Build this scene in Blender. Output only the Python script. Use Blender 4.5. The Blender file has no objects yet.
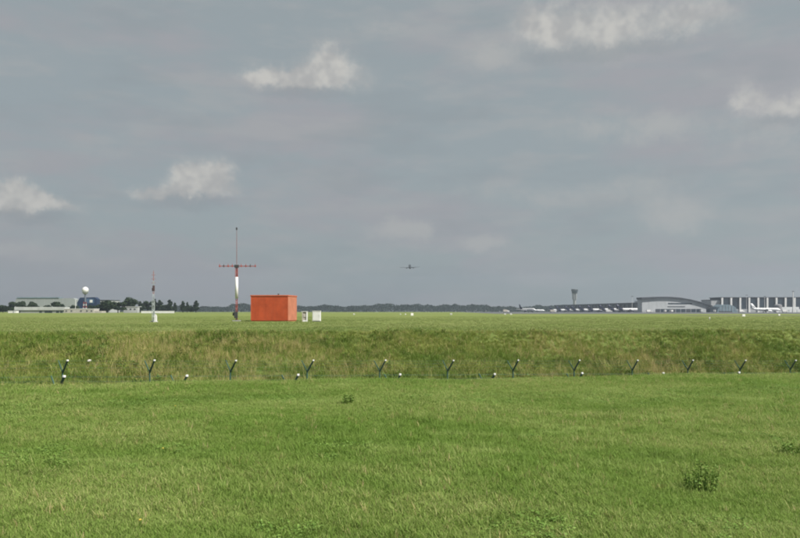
import bpy, bmesh, math, random
import numpy as np
from mathutils import Vector, Matrix

R = math.radians
random.seed(7)
rng = np.random.default_rng(7)
sc = bpy.context.scene
C = sc.collection

# ------------------------------------------------------------------ camera
# eye level is z = 0; the lens looks level along +Y and is shifted up
F = 693.0            # focal length in pixels of the 800 px wide photograph
HZ = 310.0           # eye level row in the photograph
cam = bpy.data.cameras.new('camera')
cam.sensor_width = 36.0
cam.lens = 36.0 * F / 800.0
cam.shift_y = (HZ - 269.0) / 800.0
cam.clip_start = 0.1
cam.clip_end = 9000
camo = bpy.data.objects.new('camera', cam)
camo.rotation_euler = (R(90), 0, 0)
C.objects.link(camo)
sc.camera = camo

# ------------------------------------------------------------------ light
SUN_EL, SUN_AZ = 47.0, 124.0        # azimuth clockwise from the view direction (+Y): right, a bit behind
vs = sc.view_settings
vs.view_transform = 'Standard'; vs.look = 'None'; vs.gamma = 1; vs.use_curve_mapping = False
vs.exposure = 0.75
sl = bpy.data.lights.new('sun', 'SUN')
sl.energy = 4.4; sl.angle = R(1.5); sl.color = (1.0, 0.955, 0.88)
so = bpy.data.objects.new('sun', sl)
sd = Vector((math.sin(R(SUN_AZ)) * math.cos(R(SUN_EL)), math.cos(R(SUN_AZ)) * math.cos(R(SUN_EL)), math.sin(R(SUN_EL))))
so.rotation_euler = sd.to_track_quat('Z', 'Y').to_euler()
so.location = (60, -40, 80)
C.objects.link(so)
cy = sc.cycles
cy.filter_width = 1.9; cy.use_adaptive_sampling = True; cy.adaptive_threshold = .025; cy.max_bounces = 4; cy.diffuse_bounces = 2; cy.glossy_bounces = 2; cy.transmission_bounces = 2; cy.volume_bounces = 0
cy.transparent_max_bounces = 4


class NT:
    """small helper to write node trees as expressions"""
    def __init__(s, tree):
        s.t = tree; s.n = tree.nodes; s.l = tree.links
    def node(s, typ, **kw):
        nd = s.n.new(typ)
        for k, v in kw.items(): setattr(nd, k, v)
        return nd
    def put(s, sock, v):
        if isinstance(v, bpy.types.NodeSocket): s.l.new(v, sock)
        elif v is not None:
            try: sock.default_value = v
            except Exception: sock.default_value = (*v, 1) if len(v) == 3 else v
    def m(s, op, a, b=None, c=None, clamp=False):
        nd = s.node('ShaderNodeMath', operation=op, use_clamp=clamp)
        s.put(nd.inputs[0], a); s.put(nd.inputs[1], b)
        if c is not None: s.put(nd.inputs[2], c)
        return nd.outputs[0]
    def mix(s, f, a, b, blend='MIX'):
        nd = s.node('ShaderNodeMix', data_type='RGBA', blend_type=blend)
        s.put(nd.inputs[0], f); s.put(nd.inputs[6], a); s.put(nd.inputs[7], b)
        return nd.outputs[2]
    def noise(s, vec, scale, detail=4, rough=0.55, col=False, dist=0.0):
        nd = s.node('ShaderNodeTexNoise')
        if vec is not None: s.l.new(vec, nd.inputs['Vector'])
        nd.inputs['Scale'].default_value = scale; nd.inputs['Detail'].default_value = detail
        nd.inputs['Roughness'].default_value = rough; nd.inputs['Distortion'].default_value = dist
        return nd.outputs['Color' if col else 'Fac']
    def ramp(s, v, lo, hi, a=0.0, b=1.0):
        nd = s.node('ShaderNodeMapRange', interpolation_type='SMOOTHSTEP')
        s.put(nd.inputs[0], v); nd.inputs[1].default_value = lo; nd.inputs[2].default_value = hi
        nd.inputs[3].default_value = a; nd.inputs[4].default_value = b
        return nd.outputs[0]
    def scalevec(s, vec, sc3):
        nd = s.node('ShaderNodeVectorMath', operation='MULTIPLY')
        s.l.new(vec, nd.inputs[0]); nd.inputs[1].default_value = sc3
        return nd.outputs[0]


# ------------------------------------------------------------------ sky
STR = 0.1
def build_world():
    w = bpy.data.worlds.new('World'); sc.world = w; w.use_nodes = True
    w.cycles.sampling_method = 'NONE'      # the grey sky is even: no need to sample it as a lamp
    t = w.node_tree; t.nodes.clear(); n = NT(t)
    out = n.node('ShaderNodeOutputWorld'); bg = n.node('ShaderNodeBackground')
    bg.inputs['Strength'].default_value = STR
    t.links.new(bg.outputs[0], out.inputs[0])
    tc = n.node('ShaderNodeTexCoord'); d = tc.outputs['Generated']
    nr = n.node('ShaderNodeVectorMath', operation='NORMALIZE'); t.links.new(d, nr.inputs[0]); d = nr.outputs[0]
    sep = n.node('ShaderNodeSeparateXYZ'); t.links.new(d, sep.inputs[0])
    x, y, z = sep.outputs
    zc = n.m('MAXIMUM', z, 0.015)
    comb = n.node('ShaderNodeCombineXYZ')
    t.links.new(x, comb.inputs[0]); t.links.new(y, comb.inputs[1]); t.links.new(zc, comb.inputs[2])
    sky = n.node('ShaderNodeTexSky', sky_type='NISHITA')
    sky.sun_disc = False; sky.sun_elevation = R(SUN_EL); sky.sun_rotation = R(SUN_AZ)
    sky.air_density = 1.0; sky.dust_density = 2.5; sky.ozone_density = 1.0
    t.links.new(comb.outputs[0], sky.inputs['Vector'])
    k = 1.0 / STR / 2 ** vs.exposure
    def lin(r, g, b): return tuple((((c / 255 + .055) / 1.055) ** 2.4) * k for c in (r, g, b))
    # thin grey veil over the whole sky, mottled in flat streaks
    veil = lin(151, 160, 162)
    st = n.scalevec(d, (3.0, 3.0, 11.0))
    n1 = n.noise(st, 1.0, 4, 0.62)
    n2 = n.noise(st, 2.7, 3, 0.62)
    base = n.mix(0.93, sky.outputs[0], veil)
    base = n.mix(n.ramp(n1, 0.42, 0.64, 0, 0.85), base, lin(161, 161, 166))
    base = n.mix(n.ramp(n2, 0.46, 0.68, 0, 0.45), base, lin(168, 170, 171))
    base = n.mix(n.ramp(n.noise(st, 1.6, 3, .62), 0.50, 0.72, 0, 0.5), base, lin(144, 153, 158))
    # cumulus: puffs by azimuth / elevation with a ragged edge
    ae = n.node('ShaderNodeCombineXYZ')
    t.links.new(n.m('ARCTAN2', x, y), ae.inputs[0]); t.links.new(n.m('ARCSINE', z), ae.inputs[1])
    def vmad(v, mul, add):
        nd = n.node('ShaderNodeVectorMath', operation='MULTIPLY_ADD')
        n.put(nd.inputs[0], v); n.put(nd.inputs[1], mul); n.put(nd.inputs[2], add)
        return nd.outputs[0]
    wv = n.noise(d, 15, 5, 0.74, col=True)
    ae = vmad(vmad(wv, (1, 1, 0), (-.5, -.5, 0)), (.056, .050, 0), ae.outputs[0])
    def puff(px, py, rx, ry, acc, amp):
        X, Z = (px - 400) / F, (HZ - py) / F
        a0 = math.atan2(X, 1); e0 = math.asin(Z / math.sqrt(1 + X * X + Z * Z))
        ca = math.cos(a0)
        ra, re = rx / F * ca * ca, ry / F * ca
        v = vmad(ae, (1 / ra, 1 / re, 0), (-a0 / ra, -e0 / re, 0))
        dt = n.node('ShaderNodeVectorMath', operation='DOT_PRODUCT'); t.links.new(v, dt.inputs[0]); t.links.new(v, dt.inputs[1])
        g = n.m('POWER', 0.36788, dt.outputs['Value'])
        return n.m('MULTIPLY_ADD', g, amp, 0.0 if acc is None else acc)
    def group(lst):
        f = None
        for p in lst: f = puff(*p[:4], f, p[4])
        return f
    bright = group([
        (326, 58, 17, 14, .95), (340, 68, 22, 14, .55), (308, 72, 24, 13, .7), (281, 77, 24, 11, .65), (256, 75, 14, 11, .85), (350, 80, 30, 12, .3), (300, 82, 52, 8, .5),
        (223, 171, 13, 11, .95), (205, 177, 18, 13, .85), (183, 175, 14, 11, .8), (190, 188, 34, 10, .8), (150, 192, 24, 5, .8), (225, 190, 14, 10, .5),
        (14, 188, 17, 10, .95), (38, 196, 18, 9, .7), (10, 205, 34, 11, .7), (60, 203, 30, 7, .7), (-30, 200, 40, 20, .9),
        (540, 18, 24, 17, .9), (530, 34, 26, 12, .45), (570, 26, 26, 18, .6), (605, 26, 40, 22, .6), (655, 20, 56, 22, .55), (710, 14, 40, 18, .5),
        (746, 96, 15, 14, .75), (770, 108, 24, 12, .45), (795, 104, 26, 16, .6), (840, 100, 40, 24, .7)])
    dim = group([
        (390, 230, 30, 12, .8), (420, 229, 18, 10, .7), (487, 243, 24, 8, .9), (488, 58, 26, 16, .7),
        (675, 218, 36, 20, .8), (650, 185, 50, 16, .45), (600, 128, 70, 16, .5), (670, 128, 40, 14, .55),
        (345, 80, 44, 16, .4), (20, 250, 50, 12, .45), (600, 40, 90, 22, .7), (560, 200, 70, 14, .35),
        (480, 190, 80, 10, .3), (100, 262, 70, 10, .35), (380, 30, 60, 10, .4), (770, 130, 60, 24, .5)])
    # the same broken cloud carries on over the rest of the sky
    inv = n.m('DIVIDE', 1.0, n.m('ADD', zc, 0.12))
    pc = n.node('ShaderNodeCombineXYZ')
    t.links.new(n.m('MULTIPLY', x, inv), pc.inputs[0]); t.links.new(n.m('MULTIPLY', y, inv), pc.inputs[1])
    rest = n.noise(pc.outputs[0], 1.3, 4, 0.6)
    fr = n.noise(d, 26, 4, 0.70)
    fq = n.m('MULTIPLY', n.m('SUBTRACT', fr, .5), 1.0)
    am = n.ramp(n.m('ADD', bright, n.m('MULTIPLY', fq, n.ramp(bright, 0.05, 0.6))), 0.04, 1.15, 0, 0.92)
    ad = n.ramp(n.m('ADD', dim, n.m('MULTIPLY', fq, n.ramp(dim, 0.05, 0.4))), 0.05, 0.9, 0, 0.75)
    ar = n.ramp(rest, 0.60, 0.78, 0, 0.45)
    tone = n.ramp(n.noise(d, 34, 2, 0.6), 0.35, 0.65)
    lit = n.mix(tone, lin(174, 174, 173), lin(200, 198, 193))
    base = n.mix(ar, base, lin(168, 171, 173))
    base = n.mix(ad, base, lin(176, 177, 176))
    # grey flat undersides of the puffs
    under = group([(192, 201, 46, 7, 1.), (300, 92, 50, 8, .9), (30, 217, 50, 9, .9), (575, 54, 66, 9, .9), (660, 46, 44, 8, .6), (775, 124, 40, 8, .8)])
    ud = n.ramp(under, 0.1, 0.9)
    base = n.mix(n.m('MULTIPLY', ud, .45), base, lin(142, 150, 155))
    base = n.mix(am, base, n.mix(n.m('MULTIPLY', ud, .75), lit, lin(152, 155, 157)))
    t.links.new(base, bg.inputs['Color'])
build_world()

# ------------------------------------------------------------------ materials
MATS = {}
def mat(name, col, rough=0.6, var=0.12, scale=2.0, metal=0.0, bump=0.0, spec=0.4):
    if name in MATS: return MATS[name]
    m = bpy.data.materials.new(name); m.use_nodes = True
    t = m.node_tree; n = NT(t); b = t.nodes['Principled BSDF']
    tc = n.node('ShaderNodeTexCoord'); o = tc.outputs['Object']
    f = n.noise(o, scale, 5, 0.6)
    dark = tuple(c * (1 - var * 1.6) for c in col); lite = tuple(min(1, c * (1 + var)) for c in col)
    t.links.new(n.mix(n.ramp(f, 0.3, 0.7), (*dark, 1), (*lite, 1)), b.inputs['Base Color'])
    b.inputs['Roughness'].default_value = rough; b.inputs['Metallic'].default_value = metal
    b.inputs['Specular IOR Level'].default_value = spec
    if bump:
        bp = n.node('ShaderNodeBump'); bp.inputs['Strength'].default_value = bump
        t.links.new(n.noise(o, scale * 6, 4), bp.inputs['Height']); t.links.new(bp.outputs[0], b.inputs['Normal'])
    MATS[name] = m
    return m

def grass_mat(name, c0, c1, dry, dryamt=0.15, patch=1.0, transl=0.35):
    """blade material: tint varies per blade (vertex colour), per tuft and in patches of the sward"""
    m = bpy.data.materials.new(name); m.use_nodes = True
    t = m.node_tree; n = NT(t); t.nodes.clear()
    out = n.node('ShaderNodeOutputMaterial')
    geo = n.node('ShaderNodeNewGeometry'); oi = n.node('ShaderNodeObjectInfo')
    at = n.node('ShaderNodeAttribute'); at.attribute_name = 'tint'
    P = geo.outputs['Position']
    big = n.noise(n.scalevec(P, (0.22 * patch, 0.5 * patch, 0.3)), 1.0, 5, 0.65)
    mid = n.noise(n.scalevec(P, (1.4 * patch, 1.9 * patch, 0.6)), 1.0, 3, 0.6)
    f = n.m('ADD', n.m('MULTIPLY', n.ramp(big, .36, .64), .5), n.m('MULTIPLY', n.ramp(mid, .32, .68), .28))
    f = n.m('ADD', f, n.m('MULTIPLY', oi.outputs['Random'], .22))
    col = n.mix(f, (*c0, 1), (*c1, 1))
    pal = n.noise(n.scalevec(P, (.55 * patch, .95 * patch, .3)), 1.0, 4, .65)
    col = n.mix(n.ramp(pal, .54, .72, 0, .55), col, tuple(1.18 * c_ + .03 for c_ in c1) + (1,))
    col = n.mix(n.ramp(pal, .46, .30, 0, .5), col, tuple(.72 * c_ for c_ in c0) + (1,))
    dm = n.ramp(n.m('ADD', at.outputs['Fac'], n.m('MULTIPLY', n.m('SUBTRACT', big, .5), .55)), 1 - dryamt - .06, 1 - dryamt + .10)
    col = n.mix(dm, col, (*dry, 1))
    v = n.m('ADD', 0.88, n.m('MULTIPLY', n.m('FRACT', n.m('MULTIPLY', at.outputs['Fac'], 7.3)), 0.26))
    hsv = n.node('ShaderNodeHueSaturation'); t.links.new(v, hsv.inputs['Value']); t.links.new(col, hsv.inputs['Color'])
    col = hsv.outputs[0]
    b = n.node('ShaderNodeBsdfPrincipled'); b.inputs['Roughness'].default_value = .62; b.inputs['Specular IOR Level'].default_value = .22
    t.links.new(col, b.inputs['Base Color'])
    tr = n.node('ShaderNodeBsdfTranslucent'); t.links.new(col, tr.inputs[0])
    mx = n.node('ShaderNodeMixShader'); mx.inputs[0].default_value = transl
    t.links.new(b.outputs[0], mx.inputs[1]); t.links.new(tr.outputs[0], mx.inputs[2])
    t.links.new(mx.outputs[0], out.inputs[0])
    return m

def ground_mat():
    m = bpy.data.materials.new('grass_ground'); m.use_nodes = True
    t = m.node_tree; n = NT(t); b = t.nodes['Principled BSDF']
    geo = n.node('ShaderNodeNewGeometry'); P = geo.outputs['Position']
    f1 = n.noise(n.scalevec(P, (0.03, 0.012, 0.1)), 1, 6, .62)
    f2 = n.noise(n.scalevec(P, (0.5, 0.35, .5)), 1, 6, .7)
    f3 = n.noise(P, 9.0, 4, .7)
    col = n.mix(n.ramp(f1, .35, .65), (.135, .178, .046, 1), (.180, .210, .064, 1))
    col = n.mix(n.ramp(f2, .40, .66, 0, .6), col, (.205, .222, .080, 1))
    col = n.mix(n.ramp(f3, .40, .70, 0, .5), col, (.095, .150, .032, 1))
    sp = n.node('ShaderNodeSeparateXYZ'); t.links.new(P, sp.inputs[0])
    col = n.mix(n.ramp(sp.outputs[1], 36, 46, 1, 0), col, n.mix(n.ramp(f3, .35, .65), (.085, .118, .030, 1), (.125, .165, .045, 1)))   # thatch under the long grass, with its shade painted into the colour
    t.links.new(col, b.inputs['Base Color'])
    b.inputs['Roughness'].default_value = .9; b.inputs['Specular IOR Level'].default_value = .1
    bp = n.node('ShaderNodeBump'); bp.inputs['Strength'].default_value = .6; bp.inputs['Distance'].default_value = .06
    t.links.new(f3, bp.inputs['Height']); t.links.new(bp.outputs[0], b.inputs['Normal'])
    return m

def streaked(m, amount, tint):
    t = m.node_tree; n = NT(t); b = t.nodes['Principled BSDF']; old = b.inputs['Base Color'].links[0].from_socket
    tc = n.node('ShaderNodeTexCoord'); o = tc.outputs['Object']
    f = n.noise(n.scalevec(o, (5.5, 5.5, .55)), 1.0, 5, .65); g = n.noise(o, .9, 3, .6)
    k = n.m('MULTIPLY', n.ramp(f, .48, .72, 0, amount), n.ramp(g, .35, .65))
    t.links.new(n.mix(k, old, (*tint, 1)), b.inputs['Base Color'])
    return m

M = dict(
    ground=ground_mat(),
    concrete=mat('concrete', (.30, .30, .30), .85, .18, .05),
    asphalt=mat('asphalt', (.055, .057, .06), .85, .2, .2),
    orange=streaked(mat('orange_paint', (.41, .068, .022), .62, .12, .9, bump=.03), .55, (.30, .085, .045)),
    orange_trim=mat('orange_trim', (.46, .11, .05), .55, .06, 2),
    white=mat('white_paint', (.66, .66, .65), .5, .05, 1.5),
    red=mat('red_paint', (.30, .060, .042), .5, .1, 1.5),
    steel=mat('galvanised_steel', (.34, .38, .39), .55, .12, 3, .15),
    darkmetal=mat('dark_metal', (.05, .052, .055), .5, .15, 3),
    fence=mat('fence_green', (.016, .040, .026), .45, .15, 6),
    fence_teal=mat('fence_teal', (.030, .085, .062), .7, .12, 6),
    cap=mat('white_plastic', (.82, .82, .80), .4, .03, 8),
    beige=mat('beige_render', (.38, .36, .32), .8, .08, .4),
    greywall=mat('grey_cladding', (.36, .37, .38), .6, .06, .15),
    palewall=mat('pale_cladding', (.56, .58, .59), .6, .06, .12),
    hangarwall=mat('hangar_cladding', (.40, .42, .44), .6, .05, .1),
    glass=mat('dark_glazing', (.038, .052, .068), .15, .25, .08, spec=.5),
    roof=mat('dark_roof', (.045, .052, .064), .6, .1, .1),
    bluebox=mat('blue_cladding', (.014, .030, .075), .45, .1, .15),
    dome=mat('blue_grey_panels', (.15, .21, .25), .45, .12, .2),
    plane=mat('airliner_white', (.78, .79, .80), .3, .03, .2),
    navy=mat('tail_navy', (.012, .016, .045), .35, .08, .4),
    crimson=mat('tail_red', (.30, .015, .02), .35, .08, .4),
    plane_shaded=mat('airliner_shaded', (.045, .052, .06), .5, .06, .2),  # white airliner seen backlit, its shade put into the colour
    tyre=mat('rubber', (.02, .02, .02), .8, .1, 2),
    bark=mat('bark', (.055, .043, .032), .9, .2, 1.5, bump=.3),
    window=mat('window_glass', (.03, .04, .05), .1, .2, 1, spec=.6),
    dullred=mat('weathered_red', (.33, .19, .18), .6, .15, 3),
    yellow=mat('yellow_petal', (.55, .46, .08), .6, .05, 30),
    stone=mat('pale_stone', (.5, .48, .43), .8, .15, 5, bump=.3),
)

def leafmat(name, c0, c1):
    m = bpy.data.materials.new(name); m.use_nodes = True
    t = m.node_tree; n = NT(t); t.nodes.clear()
    out = n.node('ShaderNodeOutputMaterial'); geo = n.node('ShaderNodeNewGeometry')
    at = n.node('ShaderNodeAttribute'); at.attribute_name = 'tint'
    col = n.mix(at.outputs['Fac'], (*c0, 1), (*c1, 1))
    b = n.node('ShaderNodeBsdfPrincipled'); b.inputs['Roughness'].default_value = .6; b.inputs['Specular IOR Level'].default_value = .2
    t.links.new(col, b.inputs['Base Color'])
    tr = n.node('ShaderNodeBsdfTranslucent'); t.links.new(col, tr.inputs[0])
    mx = n.node('ShaderNodeMixShader'); mx.inputs[0].default_value = .25
    t.links.new(b.outputs[0], mx.inputs[1]); t.links.new(tr.outputs[0], mx.inputs[2]); t.links.new(mx.outputs[0], out.inputs[0])
    return m
M['leaf'] = leafmat('tree_leaves', (.012, .025, .012), (.036, .060, .022))
M['leaf2'] = leafmat('wood_leaves', (.010, .019, .014), (.026, .040, .026))
M['clover'] = leafmat('clover_leaves', (.120, .225, .040), (.200, .300, .070))
M['bush'] = leafmat('bush_leaves', (.110, .200, .036), (.200, .290, .066))
M['weed'] = leafmat('weed_leaves', (.060, .120, .020), (.130, .200, .036))

# ------------------------------------------------------------------ helpers
def obj(name, me_or_bm, material=None, parent=None, smooth=False):
    if isinstance(me_or_bm, bmesh.types.BMesh):
        me = bpy.data.meshes.new(name); me_or_bm.to_mesh(me); me_or_bm.free()
    else: me = me_or_bm
    if material and not me.materials: me.materials.append(material)
    if smooth:
        for p in me.polygons: p.use_smooth = True
    o = bpy.data.objects.new(name, me); C.objects.link(o)
    if parent is not None: o.parent = parent
    return o
def thing(name, label, cat, loc=(0, 0, 0), rz=0.0, group=None):
    o = bpy.data.objects.new(name, None); C.objects.link(o)
    o.empty_display_size = .2
    o.location = loc; o.rotation_euler = (0, 0, rz)
    return tag(o, label, cat, group)
def tag(o, label=None, cat=None, group=None, kind=None):
    if label: o['label'] = label
    if cat: o['category'] = cat
    if group: o['group'] = group
    if kind: o['kind'] = kind
    return o
def copy_tree(o, parent=None):
    c = o.copy(); C.objects.link(c)
    if parent is not None: c.parent = parent
    for ch in list(o.children): copy_tree(ch, c)
    return c
def BM(): return bmesh.new()
def box(bm, x0, x1, y0, y1, z0, z1, bev=0.0):
    mt = Matrix.LocRotScale(((x0 + x1) / 2, (y0 + y1) / 2, (z0 + z1) / 2), None, (x1 - x0, y1 - y0, z1 - z0))
    r = bmesh.ops.create_cube(bm, size=1, matrix=mt)
    if bev:
        es = list({e for v in r['verts'] for e in v.link_edges})
        bmesh.ops.bevel(bm, geom=es, offset=bev, segments=2, affect='EDGES', profile=.6)
    return bm
def tube(bm, a, b, r0, r1=None, seg=8):
    a, b = Vector(a), Vector(b); r1 = r0 if r1 is None else r1
    d = b - a; q = d.to_track_quat('Z', 'Y').to_matrix().to_4x4()
    bmesh.ops.create_cone(bm, cap_ends=True, segments=seg, radius1=r0, radius2=max(r1, 1e-4), depth=d.length,
                          matrix=Matrix.Translation((a + b) / 2) @ q)
    return bm
def prism(bm, pts, y0, y1):
    """polygon in XZ extruded along Y"""
    f = [bm.verts.new((p[0], y0, p[1])) for p in pts]; b = [bm.verts.new((p[0], y1, p[1])) for p in pts]
    n = len(pts)
    bm.faces.new(f); bm.faces.new(b[::-1])
    for i in range(n): bm.faces.new((f[i], b[i], b[(i + 1) % n], f[(i + 1) % n]))
    bmesh.ops.recalc_face_normals(bm, faces=bm.faces)
    return bm
def PX(px, Y): return (px - 400.0) / F * Y          # photo column -> X at distance Y
def PZ(py, Y): return (HZ - py) / F * Y             # photo row -> height at distance Y

# ------------------------------------------------------------------ terrain
CA, SA = math.cos(R(15.7)), math.sin(R(15.7))       # direction of the two fences
N_CREST, N_NEAR, N_FAR, N_TOE = 17.0, 19.68, 27.83, 28.8
def sstep(t):
    t = np.clip(t, 0, 1); return t * t * (3 - 2 * t)
def gz(x, y):
    x = np.asarray(x, float); y = np.asarray(y, float)
    n = -x * SA + y * CA; u = np.clip(x * CA + y * SA, -70, 90)
    zc = -1.745 - 0.014 * u + .022 * np.sin(u * .55 + .5) + .014 * np.sin(u * 1.4 + 2)
    fore = zc + (n - N_CREST) / N_CREST * 0.42
    fore = fore + .025 * np.sin(x * .9 + .3 * y) * np.sin(y * .7 + 1) * sstep((N_CREST - n) / 2)
    fore = np.maximum(fore, -2.6)
    zd = -3.93 - 0.018 * u
    z = fore + (zd - fore) * sstep((n - N_CREST - .1) / 2.5)
    ye = 38.4 + .11 * x
    ye = np.maximum(ye, (N_TOE + x * SA) / CA + 3.0)
    d1 = n - N_TOE; d2 = (ye - y)
    t = np.where(d2 <= 0, 1.0, d1 / np.maximum(d1 + d2, 1e-6))
    t = np.where(d1 <= 0, 0.0, np.clip(t, 0, 1))
    t = np.where(d2 <= 0, 1.0, t)
    zp = -1.25 - 0.0023 * np.maximum(y - 76, 0)
    tt = t + .035 * np.sin(x * .8) * np.sin(t * math.pi)
    tt = np.where(t > .8, 1 - (1 - tt) ** 1.25 * (0.2 ** -.25) , tt)
    return z + (zp - z) * np.clip(tt, 0, 1)
def G(x, y): return float(gz(x, y))

def axis(parts):
    a = []
    for lo, hi, st in parts: a += list(np.arange(lo, hi, st))
    return np.array(a)
xs = axis([(-3000, -400, 260), (-400, -100, 30), (-100, -45, 5), (-45, 45, .6), (45, 100, 5), (100, 400, 30), (400, 3001, 260)])
ys = axis([(-40, 3, 3), (3, 46, .4), (46, 76, 2), (76, 200, 12.4), (200, 2901, 270)])
ys = np.append(ys, 2940)
XX, YY = np.meshgrid(xs, ys); ZZ = gz(XX, YY)
V = np.c_[XX.ravel(), YY.ravel(), ZZ.ravel()]
nx, ny = len(xs), len(ys)
ii, jj = np.meshgrid(np.arange(nx - 1), np.arange(ny - 1))
q = (jj * nx + ii).ravel()
Fc = np.c_[q, q + 1, q + 1 + nx, q + nx]
me = bpy.data.meshes.new('ground'); me.from_pydata(V.tolist(), [], Fc.tolist()); me.update()
tag(obj('ground', me, M['ground'], smooth=True), kind='structure')

def sheet(name, pts, m, lift):
    bm = BM(); bm.faces.new([bm.verts.new((x, y, G(x, y) + lift)) for x, y in pts])
    return tag(obj(name, bm, m), kind='structure')
sheet('apron', [(46, 330), (900, 330), (1600, 1750), (150, 1750)], mat('apron_surface', (.10, .105, .11), .85, .2, .03), .02)
sheet('taxiway', [(72, 172), (420, 172), (420, 190), (76, 190)], M['asphalt'], .012)

# ------------------------------------------------------------------ orange hut
def build_hut():
    Y = 75.6; x0, x1 = PX(250, Y), PX(288, Y)
    w = x1 - x0; dep = 4.0
    t = thing('equipment_hut', 'windowless flat-roofed orange equipment hut beside the tall red and white antenna mast', 'hut',
              ((x1), Y, G(x1, Y)), -R(5.2))
    H = PZ(295, Y) - G(x1, Y)
    obj('wall', box(BM(), -w, 0, 0, dep, .10, H - .13), M['orange'], t)
    obj('plinth', box(BM(), -w + .05, -.05, .05, dep - .05, -.15, .10), M['orange_trim'], t)
    tag(obj('sunlit_end_wall', box(BM(), .001, .006, .055, dep - .003, .11, H - .135), mat('sunlit_orange', (.42, .155, .092), .7, .1, 1.5), t), 'salmon end wall with sunlight painted into its colour')  # thin sheet on the sunny side, the sun's brightening put into its colour
    rf = obj('roof', box(BM(), -w - .05, .05, -.05, dep + .05, H - .13, H, .015), M['orange_trim'], t)
    v = BM(); tube(v, (-w * .31, .8, H), (-w * .31, .8, H + .12), .07); tube(v, (-w * .31, .8, H + .12), (-w * .31, .8, H + .17), .13, .09)
    obj('roof_vent', v, M['darkmetal'], rf)
    for a, b in ((-w - .015, -w + .05), (-.05, .015)):
        obj('corner_trim', box(BM(), a, b, -.015, .05, .10, H - .13), M['orange_trim'], t)
    # faint joints between the wall sheets
    for k in range(1, 5):
        obj('panel_joint', box(BM(), -w + w * k / 5 - .009, -w + w * k / 5 + .009, -.007, .02, .11, H - .14), M['orange'], t)
    for k in range(1, 4):
        obj('panel_joint', box(BM(), -.02, .010, dep * k / 4 - .009, dep * k / 4 + .009, .12, H - .14), MATS['sunlit_orange'], t)
    # white cabinets to the right of it
    Yc = 73.5
    x0, x1 = PX(312.3, Yc), PX(320.3, Yc); gx = G(x0, Yc); top = PZ(310.8, Yc) - gx
    c = thing('cabinet', 'plain white metal cabinet standing right of the orange hut', 'cabinet', (x0, Yc, gx), -R(3))
    obj('body', box(BM(), 0, x1 - x0, 0, .5, .08, top - .04, .01), M['white'], c)
    obj('roof', box(BM(), -.03, x1 - x0 + .03, -.03, .53, top - .04, top, .008), M['white'], c)
    obj('plinth', box(BM(), .04, x1 - x0 - .04, .04, .46, -.1, .08), M['concrete'], c)
    d = obj('door', box(BM(), .05, (x1 - x0) - .05, -.018, -.002, .14, top - .1, .004), M['white'], c)
    obj('handle', box(BM(), (x1 - x0) - .14, (x1 - x0) - .11, -.05, -.018, top * .5, top * .5 + .12), M['steel'], d)
    x0, x1 = PX(301.8, Yc), PX(307.2, Yc); top = PZ(311.3, Yc) - gx
    w = x1 - x0
    c = thing('cabinet', 'narrow cream open-fronted cabinet between the orange hut and the white one', 'cabinet', (x0, Yc + .2, gx), R(4))
    obj('side_panel', box(BM(), 0, .09, 0, .45, 0.0, top - .05), M['beige'], c)
    obj('side_panel', box(BM(), w - .13, w, 0, .45, 0.0, top - .05), M['white'], c)
    obj('roof', box(BM(), -.02, w + .02, -.02, .47, top - .05, top), M['white'], c)
    obj('base', box(BM(), .092, w - .132, .01, .44, -.1, .16), M['white'], c)
    obj('back_panel', box(BM(), .092, w - .132, .09, .43, .162, top - .052), mat('weathered_panel', (.36, .33, .29), .8), c)
    obj('meter', box(BM(), .13, w - .19, .04, .088, .5, .8), M['beige'], c)
build_hut()

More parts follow.
